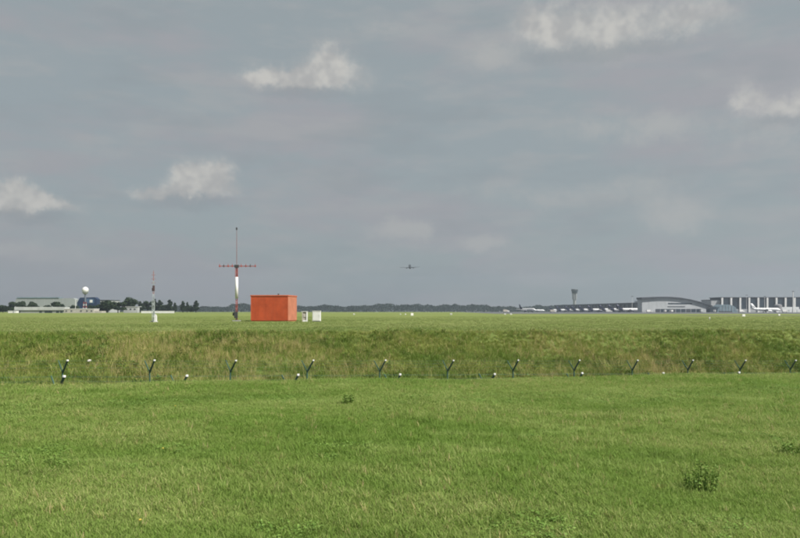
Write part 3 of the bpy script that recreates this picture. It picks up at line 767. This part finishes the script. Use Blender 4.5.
# ------------------------------------------------------------------ buildings on the left
def window_row(t, xs_, w, z0, z1, y, m):
    for x in xs_:
        f = obj('window', box(BM(), x - w / 2, x + w / 2, y - .06, y + .2, z0, z1), m, t)
        obj('sill', box(BM(), x - w / 2 - .08, x + w / 2 + .08, y - .16, y + .1, z0 - .1, z0 - .005), M['white'], f)
def build_left():
    # long building with white fascia
    Y = 545.0; xa, xb = PX(14.2, Y), PX(65, Y); g = G(xa, Y); h = lambda py: PZ(py, Y) - g
    W = xb - xa
    t = thing('long_low_building', 'long low building with a broad white roof edge at the far left', 'building', (xa, Y, g))
    obj('wall', box(BM(), .6, W - .3, .9, 7.5, -.5, h(310.2)), M['greywall'], t)
    obj('roof', box(BM(), 0, W, 0, 8, h(310.2), h(307.0), .1), mat('weathered_white', (.42, .44, .43), .7, .1, .2), t)
    for px, w in ((17.5, 3.2), (40, 2.0), (47, 4.6), (50.5, 2.0), (57, 2.2), (61, 2.0)):
        x = PX(px, Y) - xa
        o = obj('opening', box(BM(), x - w / 2, x + w / 2, .75, 1.2, -.3, h(310.5)), M['glass'], t)
        obj('frame', box(BM(), x - w / 2 - .12, x + w / 2 + .12, .70, .745, h(310.5) - .2, h(310.5) - .02), M['white'], o)
    # small white block at its left end
    Y2 = 538.0; x2 = PX(8, Y2); g2 = G(x2, Y2); w2 = PX(16, Y2) - x2; hh = PZ(310.6, Y2) - g2
    t = thing('white_shed', 'small low white shed at the left end of the long low building', 'shed', (x2, Y2, g2))
    obj('wall', box(BM(), 0, w2, 0, 4, -.4, hh - .15), M['white'], t); obj('roof', box(BM(), -.2, w2 + .2, -.2, 4.2, hh - .15, hh), M['palewall'], t)
    obj('door', box(BM(), w2 * .6, w2 * .75, -.05, .1, 0, hh * .8), M['greywall'], t)
    # beige building under the radar ball
    Y3 = 535.0; xa, xb = PX(64, Y3), PX(101, Y3); g = G(xa, Y3); h = lambda py: PZ(py, Y3) - g
    W = xb - xa
    t = thing('beige_building', 'low beige flat-roofed building in front of the radar ball tower', 'building', (xa, Y3, g))
    obj('wall', box(BM(), 0, W * .8, 0, 10, -.5, h(309.2)), M['beige'], t)
    obj('wall', box(BM(), W * .803, W, 1, 9, -.5, h(311.0)), M['beige'], t)
    obj('roof', box(BM(), -.2, W * .8 + .2, -.2, 10.2, h(309.2), h(308.7)), M['white'], t)
    window_row(t, [W * f for f in (.06, .2, .46, .62, .74)], 1.3, h(311.6), h(310.4), 0, M['window'])
    # big pale hall behind
    Y4 = 800.0; xa, xb = PX(14, Y4), PX(75, Y4); g = G(xa, Y4); h = lambda py: PZ(py, Y4) - g
    W = xb - xa
    t = thing('pale_hall', 'big pale grey hall with a dark roof line behind the far left trees', 'hall', (xa, Y4, g))
    pr = [(0, -1), (W * .03, h(299.0)), (W * .06, h(298.2)), (W * .97, h(298.2)), (W, h(299.5)), (W, -1)]
    obj('wall', prism(BM(), pr, 0, 9), mat('pale_hall_cladding', (.26, .285, .285), .6, .04, .05), t)
    obj('roof_edge', box(BM(), W * .05, W * .74, -.6, 9.5, h(298.2), h(297.2)), M['dome'], t)
    for f in (.2, .35, .5, .65, .8): obj('wall_joint', box(BM(), W * f - .15, W * f + .15, -.12, .2, 0, h(298.6)), M['greywall'], t)
    # dark blue hall
    Y5 = 700.0; xa, xb = PX(77, Y5), PX(97, Y5); g = G(xa, Y5); h = lambda py: PZ(py, Y5) - g
    X = lambda px: PX(px, Y5) - xa
    t = thing('blue_hall', 'dark blue hall with a sloping left side behind the radar ball tower', 'hall', (xa, Y5, g))
    obj('wall', prism(BM(), [(0, -1), (0, h(302.5)), (X(80), h(297.6)), (X(94.5), h(297.2)), (X(97), h(299.2)), (X(97), -1)], 0, 7), M['bluebox'], t)
    obj('glazing', box(BM(), X(86.5), X(94), -.2, .2, h(303.4), h(298.6)), mat('blue_glazing', (.06, .11, .19), .3, .1, .1), t)
    obj('sign', box(BM(), X(89.8), X(92.6), -.45, -.22, h(302.6), h(299.9), .15), M['white'], t)
    # grey wing to its right
    Y6 = 720.0; xa, xb = PX(97.3, Y6), PX(110, Y6); g = G(xa, Y6); h = lambda py: PZ(py, Y6) - g
    t = thing('grey_block', 'grey flat-roofed block right of the dark blue hall', 'building', (xa, Y6, g))
    obj('wall', box(BM(), 0, xb - xa, 0, 25, -1, h(300.6)), M['greywall'], t)
    obj('roof', box(BM(), -.3, xb - xa + .3, -.4, 25.3, h(300.6), h(299.9)), M['roof'], t)
    window_row(t, [(xb - xa) * f for f in (.2, .5, .8)], 2.4, h(303.5), h(302.0), 0, M['window'])
    # pale house among the trees
    Y7 = 620.0; xa, xb = PX(123.5, Y7), PX(137.5, Y7); g = G(xa, Y7); h = lambda py: PZ(py, Y7) - g
    t = thing('pale_house', 'pale grey flat house among the trees left of the lattice mast', 'house', (xa, Y7, g))
    obj('wall', box(BM(), 0, xb - xa, 0, 5, -.5, h(307.0)), M['greywall'], t)
    obj('roof', box(BM(), -.3, xb - xa + .3, -.3, 9.3, h(307.0), h(306.4)), M['greywall'], t)
    window_row(t, [(xb - xa) * f for f in (.2, .5, .8)], 1.5, h(310), h(308.6), 0, M['window'])
    # low white wall
    Y8 = 470.0; xa, xb = PX(141, Y8), PX(174.3, Y8); g = G(xa, Y8); hh = PZ(310.9, Y8) - g
    W = xb - xa
    t = thing('low_white_wall', 'long low white wall before the poplars right of the lattice mast', 'wall', (xa, Y8, g))
    k = W / 6
    for i in range(6): obj('wall_panel', box(BM(), i * k + .05, (i + 1) * k - .05, 0, .25, -.2, hh - .12), M['white'], t)
    obj('coping', box(BM(), -.05, W + .05, -.08, .33, hh - .12, hh), M['white'], t)
    # radar ball
    Y9 = 590.0; x = PX(85.3, Y9); g = G(x, Y9); h = lambda py: PZ(py, Y9) - g
    t = thing('radar_tower', 'white radar ball on a slim tower with red and white base at far left', 'radar tower', (x, Y9, g))
    r = 2.7
    bm = BM(); bmesh.ops.create_icosphere(bm, subdivisions=3, radius=r, matrix=Matrix.Translation((0, 0, h(290.0))))
    obj('radome', bm, M['white'], t)
    obj('platform', tube(BM(), (0, 0, h(294.2)), (0, 0, h(292.4)), 1.3, 2.5, 14), M['greywall'], t)
    rl = BM()
    for k in range(14):
        a = 2 * math.pi * k / 14; tube(rl, (2.6 * math.cos(a), 2.6 * math.sin(a), h(292.6)), (2.6 * math.cos(a), 2.6 * math.sin(a), h(291.4)), .05, seg=4)
    obj('railing', rl, M['steel'], t)
    obj('shaft', tube(BM(), (0, 0, h(302)), (0, 0, h(294.2)), .75, .7, 10), mat('shaft_blue', (.12, .14, .18), .5), t)
    bands = np.linspace(309.5, 302, 5)
    for k in range(4): obj('tower_base', lattice(BM(), h(bands[k]), h(bands[k + 1]), 1.7 - .15 * k, 1.6, .22), M['red' if k % 2 else 'white'], t)
    obj('footing', box(BM(), -2, 2, -2, 2, -.5, h(309.5)), M['concrete'], t)
    # slim white pole left of it
    x = PX(75.5, 560); g = G(x, 560); hh = PZ(299, 560) - g
    t = thing('lamp_pole', 'slim pale lamp pole left of the radar ball tower', 'pole', (x, 560, g))
    obj('pole', tube(BM(), (0, 0, -.3), (0, 0, hh), .22, .12), M['white'], t); obj('lamp', box(BM(), -.2, 1.0, -.2, .2, hh, hh + .2), M['steel'], t)
build_left()

# ------------------------------------------------------------------ trees
def leaf_cloud(name, lobes, n, size, material, seed):
    """leaf clumps spread through a set of ellipsoid lobes (cx, cy, cz, rx, ry, rz)"""
    r = np.random.default_rng(seed)
    vol = np.array([l[3] * l[4] * l[5] for l in lobes]) ** .8; pick = r.choice(len(lobes), n, p=vol / vol.sum())
    L = np.array(lobes)[pick]
    d = r.normal(size=(n, 3)); d /= np.linalg.norm(d, axis=1)[:, None]
    rad = r.random(n) ** .45
    c = L[:, :3] + d * rad[:, None] * L[:, 3:]
    nr = d + r.normal(size=(n, 3)) * .7; nr /= np.linalg.norm(nr, axis=1)[:, None]
    t1 = np.cross(nr, r.normal(size=(n, 3))); t1 /= np.linalg.norm(t1, axis=1)[:, None]; t2 = np.cross(nr, t1)
    s = size * (.5 + r.random(n))[:, None]
    ang = [0, 1.3, 2.3, 3.6, 5.0]
    vs_ = [c + (t1 * math.cos(a) * (.8 if k % 2 else 1.1) + t2 * math.sin(a) * .8) * s for k, a in enumerate(ang)]
    V = np.stack(vs_, 1).reshape(-1, 3); Fc = np.arange(n * 5).reshape(n, 5)
    me = bpy.data.meshes.new(name); me.from_pydata(V.tolist(), [], Fc.tolist())
    at = me.attributes.new('tint', 'FLOAT', 'POINT')
    lob = r.random(len(lobes))[pick]
    at.data.foreach_set('value', np.repeat(np.clip(lob * .6 + r.random(n) * .4, 0, 1), 5).astype(np.float32))
    me.materials.append(material); me.update()
    return me
def tree_mesh(kind, seed):
    r = random.Random(seed)
    lobes = []
    if kind == 'round':
        for k in range(13):
            a = r.uniform(0, 6.28); rr = r.uniform(0, .27); z = r.uniform(.36, .84)
            s = r.uniform(.12, .22) * (1.25 - z * .5)
            lobes.append((rr * math.cos(a) * 1.25, rr * math.sin(a) * 1.25, z, s * 1.15, s * 1.15, s))
        n, size = 2200, .040
    elif kind == 'low':
        for k in range(12):
            a = r.uniform(0, 6.28); rr = r.uniform(0, .55); z = r.uniform(.25, .72)
            s = r.uniform(.18, .3)
            lobes.append((rr * math.cos(a) * 1.2, rr * math.sin(a), z, s * 1.2, s * 1.2, s))
        n, size = 2000, .055
    else:                               # poplar: narrow column
        for k in range(12):
            z = .2 + .75 * (k + .5) / 12; w = .17 * math.sin(math.pi * min(1, (1.04 - z) * 1.2 + .12) * .5) * r.uniform(.75, 1.15)
            lobes.append((r.uniform(-.05, .05), r.uniform(-.05, .05), z, w, w, .10))
        n, size = 1500, .034
    crown = leaf_cloud('crown', lobes, n, size, M['leaf'], seed)
    bm = BM(); tube(bm, (0, 0, -.05), (0, 0, .45), .032, .018, 8); tube(bm, (0, 0, .45), (0, 0, .8), .018, .005, 6)
    for k in range(5):
        a = r.uniform(0, 6.28); z = r.uniform(.22, .5); l = .22 if kind != 'poplar' else .09
        tube(bm, (0, 0, z), (l * math.cos(a), l * math.sin(a), z + .2), .013, .004, 5)
    tm = bpy.data.meshes.new('trunk'); bm.to_mesh(tm); bm.free(); tm.materials.append(M['bark'])
    return crown, tm
TM = {k: [tree_mesh(k, 10 + i) for i in range(3)] for k in ('round', 'low', 'poplar')}
def tree(kind, px, Y, top, label, width=1.0, v=0, group=None):
    x = PX(px, Y); g = G(x, Y); H = PZ(top, Y) - g
    t = thing({'round': 'broadleaf_tree', 'low': 'bushy_tree', 'poplar': 'poplar_tree'}[kind], label, 'tree', (x, Y, g), random.uniform(0, 6.28), group)
    t.scale = (H * width * 1.4, H * width * 1.4, H * 1.06)
    c, tr = TM[kind][v % 3]
    obj('crown', c, None, t); obj('trunk', tr, None, t)
for i, a in enumerate([
    ('low', 3, 640, 304.6, 'dark bushy tree at the very left edge of the photo', 1.1),
    ('round', 12, 660, 301.6, 'dim rounded tree just right of the leftmost tree', .8),
    ('round', 21, 640, 300.6, 'dark round tree behind the left part of the long low building', .95),
    ('round', 32, 640, 301.4, 'rounded tree behind the middle of the long low building', .95),
    ('low', 48, 650, 304.8, 'faint low tree between two rounder ones behind the long building', .7),
    ('round', 57, 640, 301.0, 'dark round tree behind the right end of the long low building', 1.05),
    ('low', 73.5, 650, 304.5, 'dark low tree at the foot of the sloping blue hall', .6),
    ('low', 93, 640, 304.6, 'dark low tree right behind the red and white radar tower base', .7),
    ('low', 100, 630, 303.8, 'dark bushy tree in front of the grey block', .8),
    ('round', 107.5, 625, 300.0, 'large dark round tree right of the grey block', 1.05),
    ('round', 118, 610, 301.6, 'round green tree just left of the pale house', 1.15),
    ('round', 130, 650, 296.6, 'tall dark round tree rising behind the pale house', .95),
    ('poplar', 140.5, 760, 302.0, 'small narrow tree just right of the pale house', 1.0),
    ('round', 147.5, 770, 300.8, 'dark rounded tree immediately left of the lattice mast', .8),
    ('poplar', 154.3, 780, 299.8, 'dark narrow tree seen right behind the lattice mast', 1.0),
    ('poplar', 160, 780, 300.8, 'pointed poplar first right of the lattice mast', 1.1),
    ('low', 164, 785, 304.6, 'low dark tree between the pointed poplar and a taller one', .8),
    ('poplar', 169.5, 780, 300.6, 'tall poplar above the right end of the low white wall', 1.3),
    ('poplar', 175, 790, 303.2, 'slim poplar just past the right end of the low white wall', .9),
    ('poplar', 183, 790, 301.8, 'broad poplar left of a gap in the row of poplars', 1.2),
    ('poplar', 187, 792, 302.6, 'narrow poplar close behind the broad one', .9),
    ('low', 190.5, 795, 305.0, 'lowest tree near the right end of the poplar row', .6),
    ('poplar', 196, 790, 301.2, 'last dense poplar at the right end of the row', 1.15)]):
    tree(*a, v=i, group='trees on the left horizon')

# far wood: one hazy mass along the horizon
def far_wood():
    r = np.random.default_rng(3); n = 80000
    px = r.uniform(-160, 960, n)
    Y = r.uniform(1900, 2300, n)
    x = (px - 400) / F * Y
    prof = 18.5 + 2.6 * np.sin(px * .031 + 1) + 1.8 * np.sin(px * .083) + 1.6 * np.sin(px * .21 + 2) + 1.2 * np.sin(px * .47)
    for c, w, hh in ((375, 12, 4.5), (427, 2, 4), (455, 2.2, 4), (487, 2.0, 3.0), (255, 20, 1.5), (330, 18, 1.5)):
        prof = prof + hh * np.exp(-((px - c) / w) ** 2)
    prof *= np.where(px < 230, .78, 1)
    z = gz(x, Y) - 0.5 + prof * r.random(n) ** .7
    c = np.c_[x, Y, z]
    nr = r.normal(size=(n, 3)); nr[:, 2] += .5; nr /= np.linalg.norm(nr, axis=1)[:, None]
    t1 = np.cross(nr, r.normal(size=(n, 3))); t1 /= np.linalg.norm(t1, axis=1)[:, None]; t2 = np.cross(nr, t1)
    s = (1.0 + 1.6 * r.random(n))[:, None]
    V = np.stack([c + t1 * s, c + t2 * s, c - t1 * s * .9, c - t2 * s], 1).reshape(-1, 3)
    me = bpy.data.meshes.new('far_wood'); me.from_pydata(V.tolist(), [], np.arange(n * 4).reshape(n, 4).tolist())
    at = me.attributes.new('tint', 'FLOAT', 'POINT'); at.data.foreach_set('value', np.repeat(r.random(n), 4).astype(np.float32))
    tag(obj('far_wood', me, M['leaf2']), 'long dark line of woods along the far horizon', 'woodland', kind='stuff')
far_wood()

# ------------------------------------------------------------------ grass
def blades(name, n, rad, h0, h1, w, bend, material, seed, seg=3, head=0.0, lean=(0, 0)):
    """a tuft: n curved tapering blades; some carry a seed head"""
    r = np.random.default_rng(seed)
    V, Fc, T = [], [], []
    for k in range(n):
        a = r.uniform(0, 6.283); rr = rad * math.sqrt(r.random()); bx, by = rr * math.cos(a), rr * math.sin(a)
        h = r.uniform(h0, h1); f = r.uniform(0, 6.283); dx, dy = math.cos(f), math.sin(f)
        b = bend * r.uniform(.3, 1.2) * h; ww = w * r.uniform(.7, 1.3); sx, sy = -dy * ww, dx * ww
        tint = r.random(); i0 = len(V); isn = r.random() < head
        for s in range(seg + 1):
            q = s / seg
            cx = bx + (dx * b + lean[0] * h) * q ** 1.8; cy = by + (dy * b + lean[1] * h) * q ** 1.8
            cz = h * (q - .22 * q * q * min(1, bend)) - .02 * (s == 0)
            k2 = (1 - q ** 1.5) if not isn else (.35 if q < .75 else 1.3 * (1 - q) * 4)
            if s == seg: V.append((cx, cy, cz)); T.append(tint)
            else:
                V.append((cx - sx * k2, cy - sy * k2, cz)); V.append((cx + sx * k2, cy + sy * k2, cz)); T += [tint] * 2
        for s in range(seg - 1):
            o = i0 + 2 * s; Fc.append((o, o + 1, o + 3, o + 2))
        o = i0 + 2 * (seg - 1); Fc.append((o, o + 1, o + 2))
    me = bpy.data.meshes.new(name); me.from_pydata(V, [], Fc)
    at = me.attributes.new('tint', 'FLOAT', 'POINT'); at.data.foreach_set('value', np.array(T, np.float32))
    me.materials.append(material); me.update()
    return bpy.data.objects.new(name, me)
def leafy(name, n, rad, h, size, material, seed):
    """broad-leaved weed clump"""
    r = np.random.default_rng(seed); V, Fc, T = [], [], []
    for k in range(n):
        a = r.uniform(0, 6.283); z = h * r.random() ** .7; rr = rad * (1.1 - .6 * z / h) * math.sqrt(r.random())
        c = Vector((rr * math.cos(a), rr * math.sin(a), z)); d = Vector((math.cos(a), math.sin(a), r.uniform(-.3, .8))).normalized()
        s = d.cross(Vector((r.normal() * .3, r.normal() * .3, 1))).normalized(); L = size * r.uniform(.6, 1.3); tint = r.random()
        i0 = len(V)
        for p in (c, c + d * L * .45 + s * L * .3, c + d * L, c + d * L * .45 - s * L * .3): V.append(tuple(p)); T.append(tint)
        Fc.append((i0, i0 + 1, i0 + 2, i0 + 3))
    me = bpy.data.meshes.new(name); me.from_pydata(V, [], Fc)
    at = me.attributes.new('tint', 'FLOAT', 'POINT'); at.data.foreach_set('value', np.array(T, np.float32))
    me.materials.append(material); me.update()
    return bpy.data.objects.new(name, me)

def scatter(name, label, x, y, scale, idx, sources, lift=0.0, tilt=.12):
    col = bpy.data.collections.new(name + '_tufts')
    for o in sources: col.objects.link(o)
    names = sorted(o.name for o in sources)
    n = len(x); z = gz(x, y) + lift
    me = bpy.data.meshes.new(name); me.from_pydata(np.c_[x, y, z].tolist(), [], [])
    rot = np.c_[rng.normal(0, tilt, n), rng.normal(0, tilt, n), rng.uniform(0, 6.283, n)].astype(np.float32)
    a = me.attributes.new('rot', 'FLOAT_VECTOR', 'POINT'); a.data.foreach_set('vector', rot.ravel())
    a = me.attributes.new('scl', 'FLOAT', 'POINT'); a.data.foreach_set('value', np.asarray(scale, np.float32))
    a = me.attributes.new('idx', 'INT', 'POINT'); a.data.foreach_set('value', np.asarray(idx, np.int32))
    o = obj(name, me)
    g = bpy.data.node_groups.new(name, 'GeometryNodeTree')
    g.interface.new_socket('Geometry', in_out='INPUT', socket_type='NodeSocketGeometry')
    g.interface.new_socket('Geometry', in_out='OUTPUT', socket_type='NodeSocketGeometry')
    N = g.nodes; i = N.new('NodeGroupInput'); u = N.new('NodeGroupOutput')
    ci = N.new('GeometryNodeCollectionInfo'); ci.inputs['Collection'].default_value = col
    ci.inputs['Separate Children'].default_value = True; ci.inputs['Reset Children'].default_value = True
    ip = N.new('GeometryNodeInstanceOnPoints'); ip.inputs['Pick Instance'].default_value = True
    def named(nm, ty):
        q = N.new('GeometryNodeInputNamedAttribute'); q.data_type = ty; q.inputs[0].default_value = nm; return q.outputs[0]
    l = g.links
    l.new(i.outputs[0], ip.inputs['Points']); l.new(ci.outputs[0], ip.inputs['Instance'])
    l.new(named('idx', 'INT'), ip.inputs['Instance Index'])
    er = N.new('FunctionNodeEulerToRotation'); l.new(named('rot', 'FLOAT_VECTOR'), er.inputs[0]); l.new(er.outputs[0], ip.inputs['Rotation'])
    l.new(named('scl', 'FLOAT'), ip.inputs['Scale'])
    l.new(ip.outputs[0], u.inputs[0])
    md = o.modifiers.new('tufts', 'NODES'); md.node_group = g
    return tag(o, label, 'grass', kind='stuff')

def points(n, y0, y1, half=.60, pad=3.0, bias=1.0):
    y = y0 + (y1 - y0) * rng.random(n) ** bias
    hw = y * half + pad
    x = (rng.random(n) * 2 - 1) * hw
    keep = rng.random(n) < hw / (y1 * half + pad)
    return x[keep], y[keep]

def fbm(x, y, s, seed):
    r = np.random.default_rng(seed); v = np.zeros_like(x)
    for o in range(4):
        for k in range(4):
            a = r.uniform(0, 6.283); f = s * 2 ** o * r.uniform(.7, 1.3)
            v += np.sin((x * math.cos(a) + y * math.sin(a)) * f + r.uniform(0, 6.283)) / 1.8 ** o
    return v / 4.5

gm_lawn = grass_mat('lawn_blades', (.152, .262, .040), (.274, .358, .096), (.46, .44, .20), .07, transl=.42)
gm_bank = grass_mat('bank_blades', (.104, .198, .027), (.262, .312, .066), (.46, .39, .18), .11, 1.1)
gm_straw = grass_mat('straw_blades', (.215, .255, .062), (.42, .390, .140), (.56, .43, .25), .28, 1.1)
gm_field = grass_mat('airfield_blades', (.165, .225, .064), (.232, .280, .090), (.36, .35, .18), .10, .25)

# near meadow: short sward with some longer clumps
x, y = points(210000, 4.2, 24, half=.585, pad=2.2, bias=1.15)
nn = -x * SA + y * CA; k = nn < N_CREST + 1.6; x, y = x[k], y[k]
pt = fbm(x, y, .7, 5); sc_ = (.85 + .35 * rng.random(len(x))) * (1 + .28 * np.clip(pt, -1, 1.3))
id_ = rng.integers(0, 6, len(x)); lng = (rng.random(len(x)) < .05 * (1 + np.clip(pt, -1, 2))); id_[lng] = rng.integers(6, 9, lng.sum())
cl = fbm(x, y, 1.3, 77); c_ = (cl > .45) & (rng.random(len(x)) < .16); id_[c_] = rng.integers(9, 11, c_.sum())
c_ = rng.random(len(x)) < np.clip(.012 - .03 * cl, .004, .05); id_[c_] = rng.integers(11, 13, c_.sum())
src = [blades(f'a_tuft_{i}', 32, .085, .030, .075, .0034, 1.0, gm_lawn, 30 + i) for i in range(6)] + \
      [blades(f'b_tuft_{i}', 22, .06, .07, .14, .0034, .8, gm_lawn, 40 + i) for i in range(3)] + \
      [leafy(f'c_clover_{i}', 34, .09, .055, .030, M['clover'], 50 + i) for i in range(2)] + \
      [blades(f'd_dry_{i}', 14, .06, .06, .15, .0026, .6, gm_straw, 55 + i, head=.4) for i in range(2)]
scatter('meadow_grass', 'short green meadow grass filling the foreground up to the crest', x, y, sc_, id_, src)

# ditch and bank: rank grass, straw and broad-leaved weeds
x, y = points(100000, 17.5, 45, half=.62, pad=4, bias=.6)
nn = -x * SA + y * CA; ye = np.maximum(38.4 + .11 * x, (N_TOE + x * SA) / CA + 3.0)
k = (nn > N_CREST + 1.7) & (y < ye + .1); x, y, nn, ye = x[k], y[k], nn[k], ye[k]
k = (nn > N_FAR - 2.5) | (rng.random(len(x)) < .3); x, y, nn, ye = x[k], y[k], nn[k], ye[k]
pt = fbm(x, y, .55, 8); pd = fbm(x * 1.4, y * .6, .5, 12)
r_ = rng.random(len(x)); id_ = rng.integers(0, 5, len(x))
st_ = r_ < np.clip(.18 + .38 * pd, .02, .65); id_[st_] = rng.integers(5, 8, st_.sum())
lf = (~st_) & (rng.random(len(x)) < np.clip(.08 + .22 * pt, 0, .35)); id_[lf] = rng.integers(8, 10, lf.sum())
sc_ = (.60 + .5 * rng.random(len(x)) + .5 * rng.random(len(x)) ** 6) * (1 + .40 * np.clip(pt, -1, 1.2)) * np.where(nn > N_FAR, np.clip(.60 + (ye - y) / 7, .60, 1), 1)
src = [blades(f'a_rank_{i}', 26, .16, .16, .40, .0075, .8, gm_bank, 60 + i) for i in range(5)] + \
      [blades(f'b_straw_{i}', 16, .14, .25, .52, .0070, .35, gm_straw, 70 + i, head=.6) for i in range(3)] + \
      [leafy(f'c_weed_{i}', 60, .20, .28, .07, M['weed'], 80 + i) for i in range(2)]
scatter('bank_grass', 'rank olive and straw coloured grass covering the bank behind the fence', x, y, sc_, id_, src, tilt=.2)

# airfield: mown, paler, thinning out where blades can no longer be seen
x, y = points(90000, 36, 150, half=.62, pad=5, bias=2.0)
ye = np.maximum(38.4 + .11 * x, (N_TOE + x * SA) / CA + 3.0)
k = y > ye - .1; x, y = x[k], y[k]
hx, hy = PX(270, 77.5), 77.5
k = ~((x > PX(249, 75)) & (x < PX(290, 76) + .3) & (y > 75.7) & (y < 79.9)); x, y = x[k], y[k]
pt = fbm(x, y, .25, 21); sc_ = (.7 + .5 * rng.random(len(x))) * (1 + .3 * np.clip(pt, -1, 1.2)) * np.clip(1.15 - (y - 40) / 160, .6, 1.1)
id_ = rng.integers(0, 5, len(x))
src = [blades(f'a_mown_{i}', 24, .22, .03, .085, .009, .8, gm_field, 90 + i) for i in range(5)]
scatter('airfield_grass', 'pale mown grass of the airfield around the orange hut', x, y, sc_, id_, src)

# ------------------------------------------------------------------ single plants and small things
def plant(name, label, px, py_base, H, W, n, size, seed, Y):
    x = PX(px, Y); g = G(x, Y)
    t = thing(name, label, 'plant', (x, Y, g))
    r = random.Random(seed); stems = BM(); lobes = []
    for k in range(22):
        a = r.uniform(0, 6.283); l = math.sqrt(r.random()) * W / 2; zt = H * r.uniform(.5, 1.0) * (1 - .45 * (2 * l / W) ** 2)
        x0, y0 = .75 * l * math.cos(a), .75 * l * math.sin(a); x1, y1 = l * math.cos(a), l * math.sin(a)
        tube(stems, (x0, y0, -.03), (x1, y1, zt), .0035, .0015, 5)
        for q in (.25, .5, .75, 1.0): lobes.append((x0 + (x1 - x0) * q, y0 + (y1 - y0) * q, zt * q, W * .075, W * .075, H * .12))
    obj('stem', stems, M['weed'], t)
    obj('foliage', leaf_cloud('foliage', lobes, n, size, M['bush'], seed), None, t)
def ground_hit(py):
    lo, hi = 4.0, 17.0
    for _ in range(40):
        m_ = (lo + hi) / 2
        if HZ - F * G(0, m_) / m_ > py: lo = m_
        else: hi = m_
    return lo
def ground_hit_at(px, py):
    lo, hi = 4.0, 19.0
    for _ in range(40):
        m_ = (lo + hi) / 2
        if HZ - F * G(PX(px, m_), m_) / m_ > py: lo = m_
        else: hi = m_
    return lo
plant('leafy_weed', 'bushy dark green weed standing in the grass at lower right', 700, 489, .46, .44, 780, .0115, 4, ground_hit_at(700, 492))
plant('leafy_weed', 'small dark green weed tuft in the grass just below the fence crest, centre left', 347, 404, .26, .26, 460, .013, 5, ground_hit_at(347, 404))
plant('leafy_weed', 'low spreading dark weed in the grass at the right edge', 791, 452, .16, .55, 460, .012, 6, ground_hit_at(791, 454))
for k, (px, py, lb) in enumerate([
    (175, 413, 'yellow dandelion in the grass at upper left, farthest of the three'),
    (162.5, 458, 'yellow dandelion in the grass at mid left'),
    (139.5, 534, 'yellow dandelion at the very bottom left')]):
    Y = ground_hit_at(px, py); x = PX(px, Y); g = G(x, Y)
    t = thing('dandelion', lb, 'flower', (x, Y, g), 0, 'dandelions in the meadow')
    obj('stem', tube(BM(), (0, 0, -.02), (.01, -.01, .12), .003, .0025, 6), M['weed'], t)
    b = BM()
    for j in range(18):
        a = j * 2.4; d = Vector((math.cos(a), math.sin(a), .35 + .6 * (j % 3) / 2)).normalized()
        tube(b, Vector((.01, -.01, .12)), Vector((.01, -.01, .125)) + d * .013, .003, .004, 4)
    obj('flower_head', b, M['yellow'], t)
# pale stone on the bank by the leftmost posts
Y = 31.0; x = PX(89.5, Y); b = BM()
bmesh.ops.create_icosphere(b, subdivisions=2, radius=.09)
for v in b.verts: v.co *= random.uniform(.8, 1.2); v.co.z *= .7
s_ = obj('stone', b, M['stone']); s_.location = (x, Y, G(x, Y) + .32)
tag(s_, 'pale stone lying in the weeds right of the leftmost fence post', 'stone')

# ------------------------------------------------------------------ air
bm = box(BM(), -3300, 3300, -120, 3200, -9.6, 150)
hz = obj('haze', bm)
hm = bpy.data.materials.new('haze'); hm.use_nodes = True; t = hm.node_tree; t.nodes.clear()
o_ = t.nodes.new('ShaderNodeOutputMaterial'); pv = t.nodes.new('ShaderNodeVolumePrincipled')
pv.inputs['Color'].default_value = (.64, .75, .87, 1); pv.inputs['Density'].default_value = .00019; pv.inputs['Anisotropy'].default_value = .4
t.links.new(pv.outputs[0], o_.inputs['Volume'])
hz.data.materials.append(hm)
tag(hz, 'thin summer haze over the airfield', 'haze', kind='stuff')
